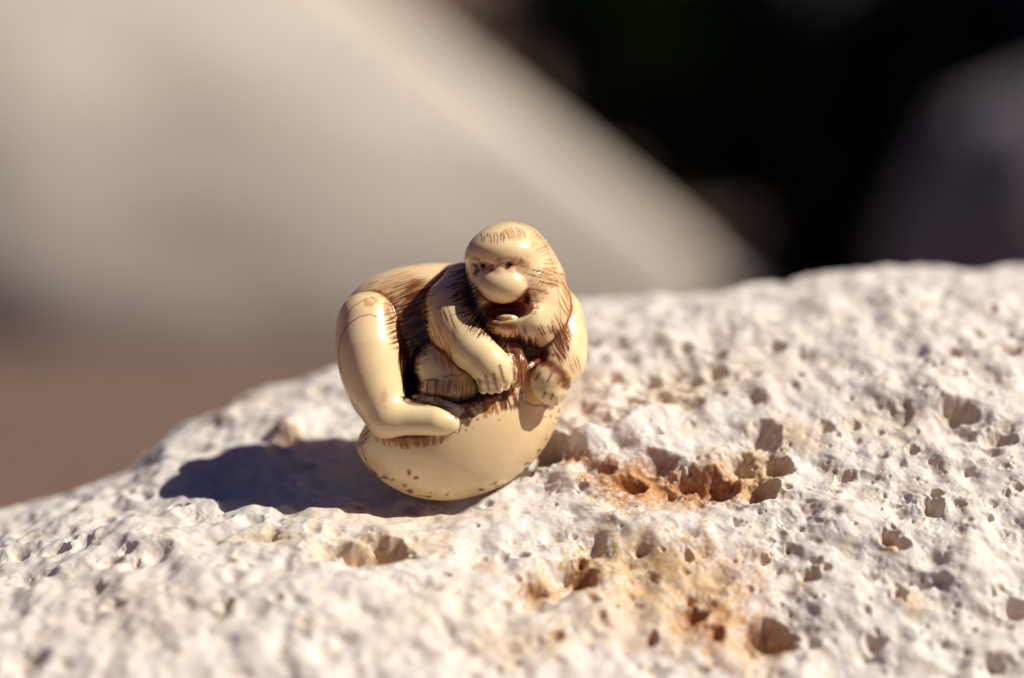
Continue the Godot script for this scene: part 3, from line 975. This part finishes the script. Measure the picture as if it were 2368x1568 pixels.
	v.resize(nu * nv)
	for o in nu * nv:
		v[o] = rp[o] + rn[o] * rh[o]
	rp = v
	across(rock_normals)
	var index := PackedInt32Array()
	index.resize((nu - 1) * (nv - 1) * 6)
	var at := 0
	for i in nu - 1:
		for j in nv - 1:
			var o := i * nv + j
			index[at] = o
			index[at + 1] = o + nv
			index[at + 2] = o + 1
			index[at + 3] = o + 1
			index[at + 4] = o + nv
			index[at + 5] = o + nv + 1
			at += 6
	var arr := []
	arr.resize(Mesh.ARRAY_MAX)
	arr[Mesh.ARRAY_VERTEX] = rp
	arr[Mesh.ARRAY_NORMAL] = rn
	arr[Mesh.ARRAY_COLOR] = rc
	arr[Mesh.ARRAY_INDEX] = index
	var m := ArrayMesh.new()
	m.add_surface_from_arrays(Mesh.PRIMITIVE_TRIANGLES, arr)
	var stone := StandardMaterial3D.new()
	stone.vertex_color_use_as_albedo = true
	stone.roughness = 0.62
	stone.metallic_specular = 0.45
	stone.subsurf_scatter_enabled = true
	stone.subsurf_scatter_strength = 0.10
	tag(obj("limestone_boulder", m, stone), "white pitted limestone boulder with rust stains, under the ivory figurine", "rock")


func across(task: Callable) -> void:
	var id := WorkerThreadPool.add_group_task(task, nu, -1, true)
	WorkerThreadPool.wait_for_group_task_completion(id)


# ------------------------------------------------------------------ the place
func _ready() -> void:
	rng.seed = 11
	var contact := Vector3(0, 0, 0)
	eye = contact + view_back * FOCUS + Vector3((1184.0 - 1062.0) * 0.01 * UNIT, 0, 0) - view_up * ((784.0 - 1150.0) * 0.01 * UNIT)
	var cam := Camera3D.new()
	cam.name = "camera"
	cam.fov = rad_to_deg(2.0 * atan(15.68 * UNIT * 0.5 / FOCUS))
	cam.near = 0.05
	cam.far = 60.0
	cam.position = eye
	cam.rotation.x = -deg_to_rad(PITCH)
	add_child(cam)
	cam.current = true
	var lens := CameraAttributesPhysical.new()
	lens.frustum_focal_length = 12.0 / (15.68 * UNIT * 0.5 / FOCUS)
	lens.frustum_near = 0.05
	lens.frustum_far = 60.0
	lens.frustum_focus_distance = FOCUS - 0.008
	lens.exposure_aperture = 4.7
	cam.attributes = lens

	var env := Environment.new()
	env.background_mode = Environment.BG_SKY
	var sky := ProceduralSkyMaterial.new()
	sky.sky_top_color = Color(0.21, 0.30, 0.53)
	sky.sky_horizon_color = Color(0.52, 0.54, 0.60)
	sky.sky_curve = 0.15
	sky.ground_bottom_color = Color(0.25, 0.22, 0.2)
	sky.ground_horizon_color = Color(0.45, 0.43, 0.4)
	sky.sun_angle_max = 3.0
	sky.sky_energy_multiplier = 0.6
	env.sky = Sky.new()
	env.sky.sky_material = sky
	env.tonemap_mode = Environment.TONE_MAPPER_LINEAR
	env.tonemap_exposure = 1.12
	env.sdfgi_enabled = true
	env.ssao_enabled = true
	env.ssil_enabled = true
	var we := WorldEnvironment.new()
	we.name = "world"
	we.environment = env
	add_child(we)
	var sun := DirectionalLight3D.new()
	sun.name = "sun"
	sun.light_energy = 1.6
	sun.light_color = Color(1.0, 0.96, 0.91)
	sun.light_angular_distance = 0.5
	sun.shadow_enabled = true
	add_child(sun)
	# from the right and high, a little in front
	var towards := Vector3(0.695, 0.715, -0.03).normalized()
	sun.look_at_from_position(towards, Vector3.ZERO, Vector3.UP)

	make_rock()
	make_ground()
	make_surroundings()
	make_figurine()


# a weathered boulder: an oval worn by noise and cut by a few flat breaks
func boulder(called: String, label: String, at: Vector3, radii: Vector3, turn: float, color: Color, seedy: int, breaks: Array, worn := 0.08) -> void:
	var n := FastNoiseLite.new()
	n.seed = seedy
	n.frequency = 1.0
	n.fractal_octaves = 4
	var nu2 := 120
	var nv2 := 60
	var v := PackedVector3Array()
	var c := PackedColorArray()
	var b := Basis(Vector3.UP, turn)
	for j in nv2 + 1:
		for i in nu2:
			var t := PI * j / nv2
			var f := TAU * i / nu2
			var d := Vector3(sin(t) * cos(f), cos(t), sin(t) * sin(f))
			var p := b * (d * radii * (1.0 + worn * n.get_noise_3dv(d * 1.6) + 0.02 * n.get_noise_3dv(d * 7.0)))
			for k in breaks:
				var normal: Vector3 = k[0]
				var over := normal.dot(at + p - (k[1] as Vector3))
				if over > 0.0:
					p -= normal * over * 0.94
			v.append(p)
			var g := n.get_noise_3dv(d * 4.0)
			c.append(color * (1.0 + 0.22 * g) if g < 0.3 else color * 1.06)
	var st := SurfaceTool.new()
	st.begin(Mesh.PRIMITIVE_TRIANGLES)
	st.set_smooth_group(0)
	for i in v.size():
		st.set_color(c[i])
		st.add_vertex(v[i])
	for j in nv2:
		for i in nu2:
			var o := j * nu2 + i
			var e := j * nu2 + (i + 1) % nu2
			for q in [o, e, o + nu2, e, e + nu2, o + nu2]:
				st.add_index(q)
	st.generate_normals()
	var m := StandardMaterial3D.new()
	m.vertex_color_use_as_albedo = true
	m.roughness = 0.9
	m.metallic_specular = 0.25
	tag(obj(called, st.commit(), m), label, "rock").position = at


func make_bush(called: String, label: String, at: Vector3, radii: Vector3, color: Color, leaves: int) -> void:
	var t := base_node(called, at - Vector3(0, at.y - GROUND, 0))
	tag(t, label, "bush")
	var up := at - t.position
	var bark := StandardMaterial3D.new()
	bark.albedo_color = Color(0.05, 0.035, 0.025).linear_to_srgb()
	bark.roughness = 0.9
	var leaf := StandardMaterial3D.new()
	leaf.vertex_color_use_as_albedo = true
	leaf.roughness = 0.7
	leaf.metallic_specular = 0.2
	leaf.backlight_enabled = true
	leaf.backlight = Color(0.5, 0.7, 0.3) * 0.5
	leaf.cull_mode = BaseMaterial3D.CULL_DISABLED
	for k in 7:
		var tip := up + Vector3(rng.randf_range(-0.7, 0.7) * radii.x, rng.randf_range(-0.2, 0.6) * radii.y, rng.randf_range(-0.6, 0.6) * radii.z)
		var cyl := CylinderMesh.new()
		cyl.top_radius = 0.003
		cyl.bottom_radius = 0.008
		cyl.height = tip.length()
		cyl.radial_segments = 7
		var o := obj("stem", cyl, bark, t)
		o.position = tip * 0.5
		o.basis = Basis(Quaternion(Vector3.UP, tip.normalized()))
	var st := SurfaceTool.new()
	st.begin(Mesh.PRIMITIVE_TRIANGLES)
	for k in leaves:
		var d := Vector3(rng.randfn(), rng.randfn(), rng.randfn()).normalized() * pow(rng.randf(), 0.45)
		var lump := 0.8 + 0.35 * broad.get_noise_3dv(d * 14.0)
		var p := up + d * radii * lump
		if p.y < 0.004:
			continue
		var out := (d + Vector3(rng.randfn(), rng.randfn() + 0.3, rng.randfn()) * 0.5).normalized()
		var side := out.cross(Vector3(rng.randfn(), rng.randfn(), rng.randfn())).normalized()
		var n := side.cross(out)
		var l := rng.randf_range(0.022, 0.042)
		var w := l * rng.randf_range(0.22, 0.32)
		var col := color * rng.randf_range(0.7, 1.3)
		var pts := [p, p + out * l * 0.45 + side * w + n * 0.001, p + out * l, p + out * l * 0.45 - side * w + n * 0.001]
		for q in [0, 1, 2, 0, 2, 3]:
			st.set_color(col)
			st.set_normal(n)
			st.add_vertex(pts[q])
	tag(obj("foliage", st.commit(), leaf, t), "", "", "", "stuff")


const GROUND := -0.58


func make_ground() -> void:
	var speckle := FastNoiseLite.new()
	speckle.frequency = 0.02
	speckle.fractal_octaves = 5
	speckle.seed = 4
	var ramp := Gradient.new()
	ramp.set_color(0, Color(0.09, 0.062, 0.05).linear_to_srgb())
	ramp.set_color(1, Color(0.25, 0.17, 0.135).linear_to_srgb())
	var tex := NoiseTexture2D.new()
	tex.width = 512
	tex.height = 512
	tex.seamless = true
	tex.noise = speckle
	tex.color_ramp = ramp
	var earth := StandardMaterial3D.new()
	earth.albedo_texture = tex
	earth.roughness = 0.95
	earth.metallic_specular = 0.2
	earth.uv1_triplanar = true
	earth.uv1_world_triplanar = true
	earth.uv1_scale = Vector3.ONE * 4.0
	var plane := PlaneMesh.new()
	plane.size = Vector2(40, 40)
	tag(obj("ground", plane, earth), "", "", "", "structure").position = Vector3(0, GROUND, 0)


func make_surroundings() -> void:
	var slope := Vector3(0.636, 0, 0) + view_up * 0.772
	boulder("pale_boulder", "large smooth pale boulder far behind the figurine, out of focus on the left", sheet(560, 560, -2250), Vector3(1.0, 0.50, 0.52), 0.0, Color(0.72, 0.655, 0.56), 3,
		[[slope, sheet(1170, 305, -2080)]], 0.01)
	boulder("grey_boulder", "grey purple boulder in the shade at the right edge, behind the white rock", sheet(2440, 640, -1480), Vector3(0.132, 0.19, 0.11), 0.4, Color(0.27, 0.235, 0.265), 9,
		[[(Vector3(-0.35, 0, 0) + view_up * 0.93).normalized(), sheet(2250, 240, -1480)]])
	boulder("slate_boulder", "blue grey boulder behind the dark bush, at the top of the background", sheet(1930, -40, -2900), Vector3(0.20, 0.18, 0.16), 0.9, Color(0.11, 0.13, 0.15), 12, [])
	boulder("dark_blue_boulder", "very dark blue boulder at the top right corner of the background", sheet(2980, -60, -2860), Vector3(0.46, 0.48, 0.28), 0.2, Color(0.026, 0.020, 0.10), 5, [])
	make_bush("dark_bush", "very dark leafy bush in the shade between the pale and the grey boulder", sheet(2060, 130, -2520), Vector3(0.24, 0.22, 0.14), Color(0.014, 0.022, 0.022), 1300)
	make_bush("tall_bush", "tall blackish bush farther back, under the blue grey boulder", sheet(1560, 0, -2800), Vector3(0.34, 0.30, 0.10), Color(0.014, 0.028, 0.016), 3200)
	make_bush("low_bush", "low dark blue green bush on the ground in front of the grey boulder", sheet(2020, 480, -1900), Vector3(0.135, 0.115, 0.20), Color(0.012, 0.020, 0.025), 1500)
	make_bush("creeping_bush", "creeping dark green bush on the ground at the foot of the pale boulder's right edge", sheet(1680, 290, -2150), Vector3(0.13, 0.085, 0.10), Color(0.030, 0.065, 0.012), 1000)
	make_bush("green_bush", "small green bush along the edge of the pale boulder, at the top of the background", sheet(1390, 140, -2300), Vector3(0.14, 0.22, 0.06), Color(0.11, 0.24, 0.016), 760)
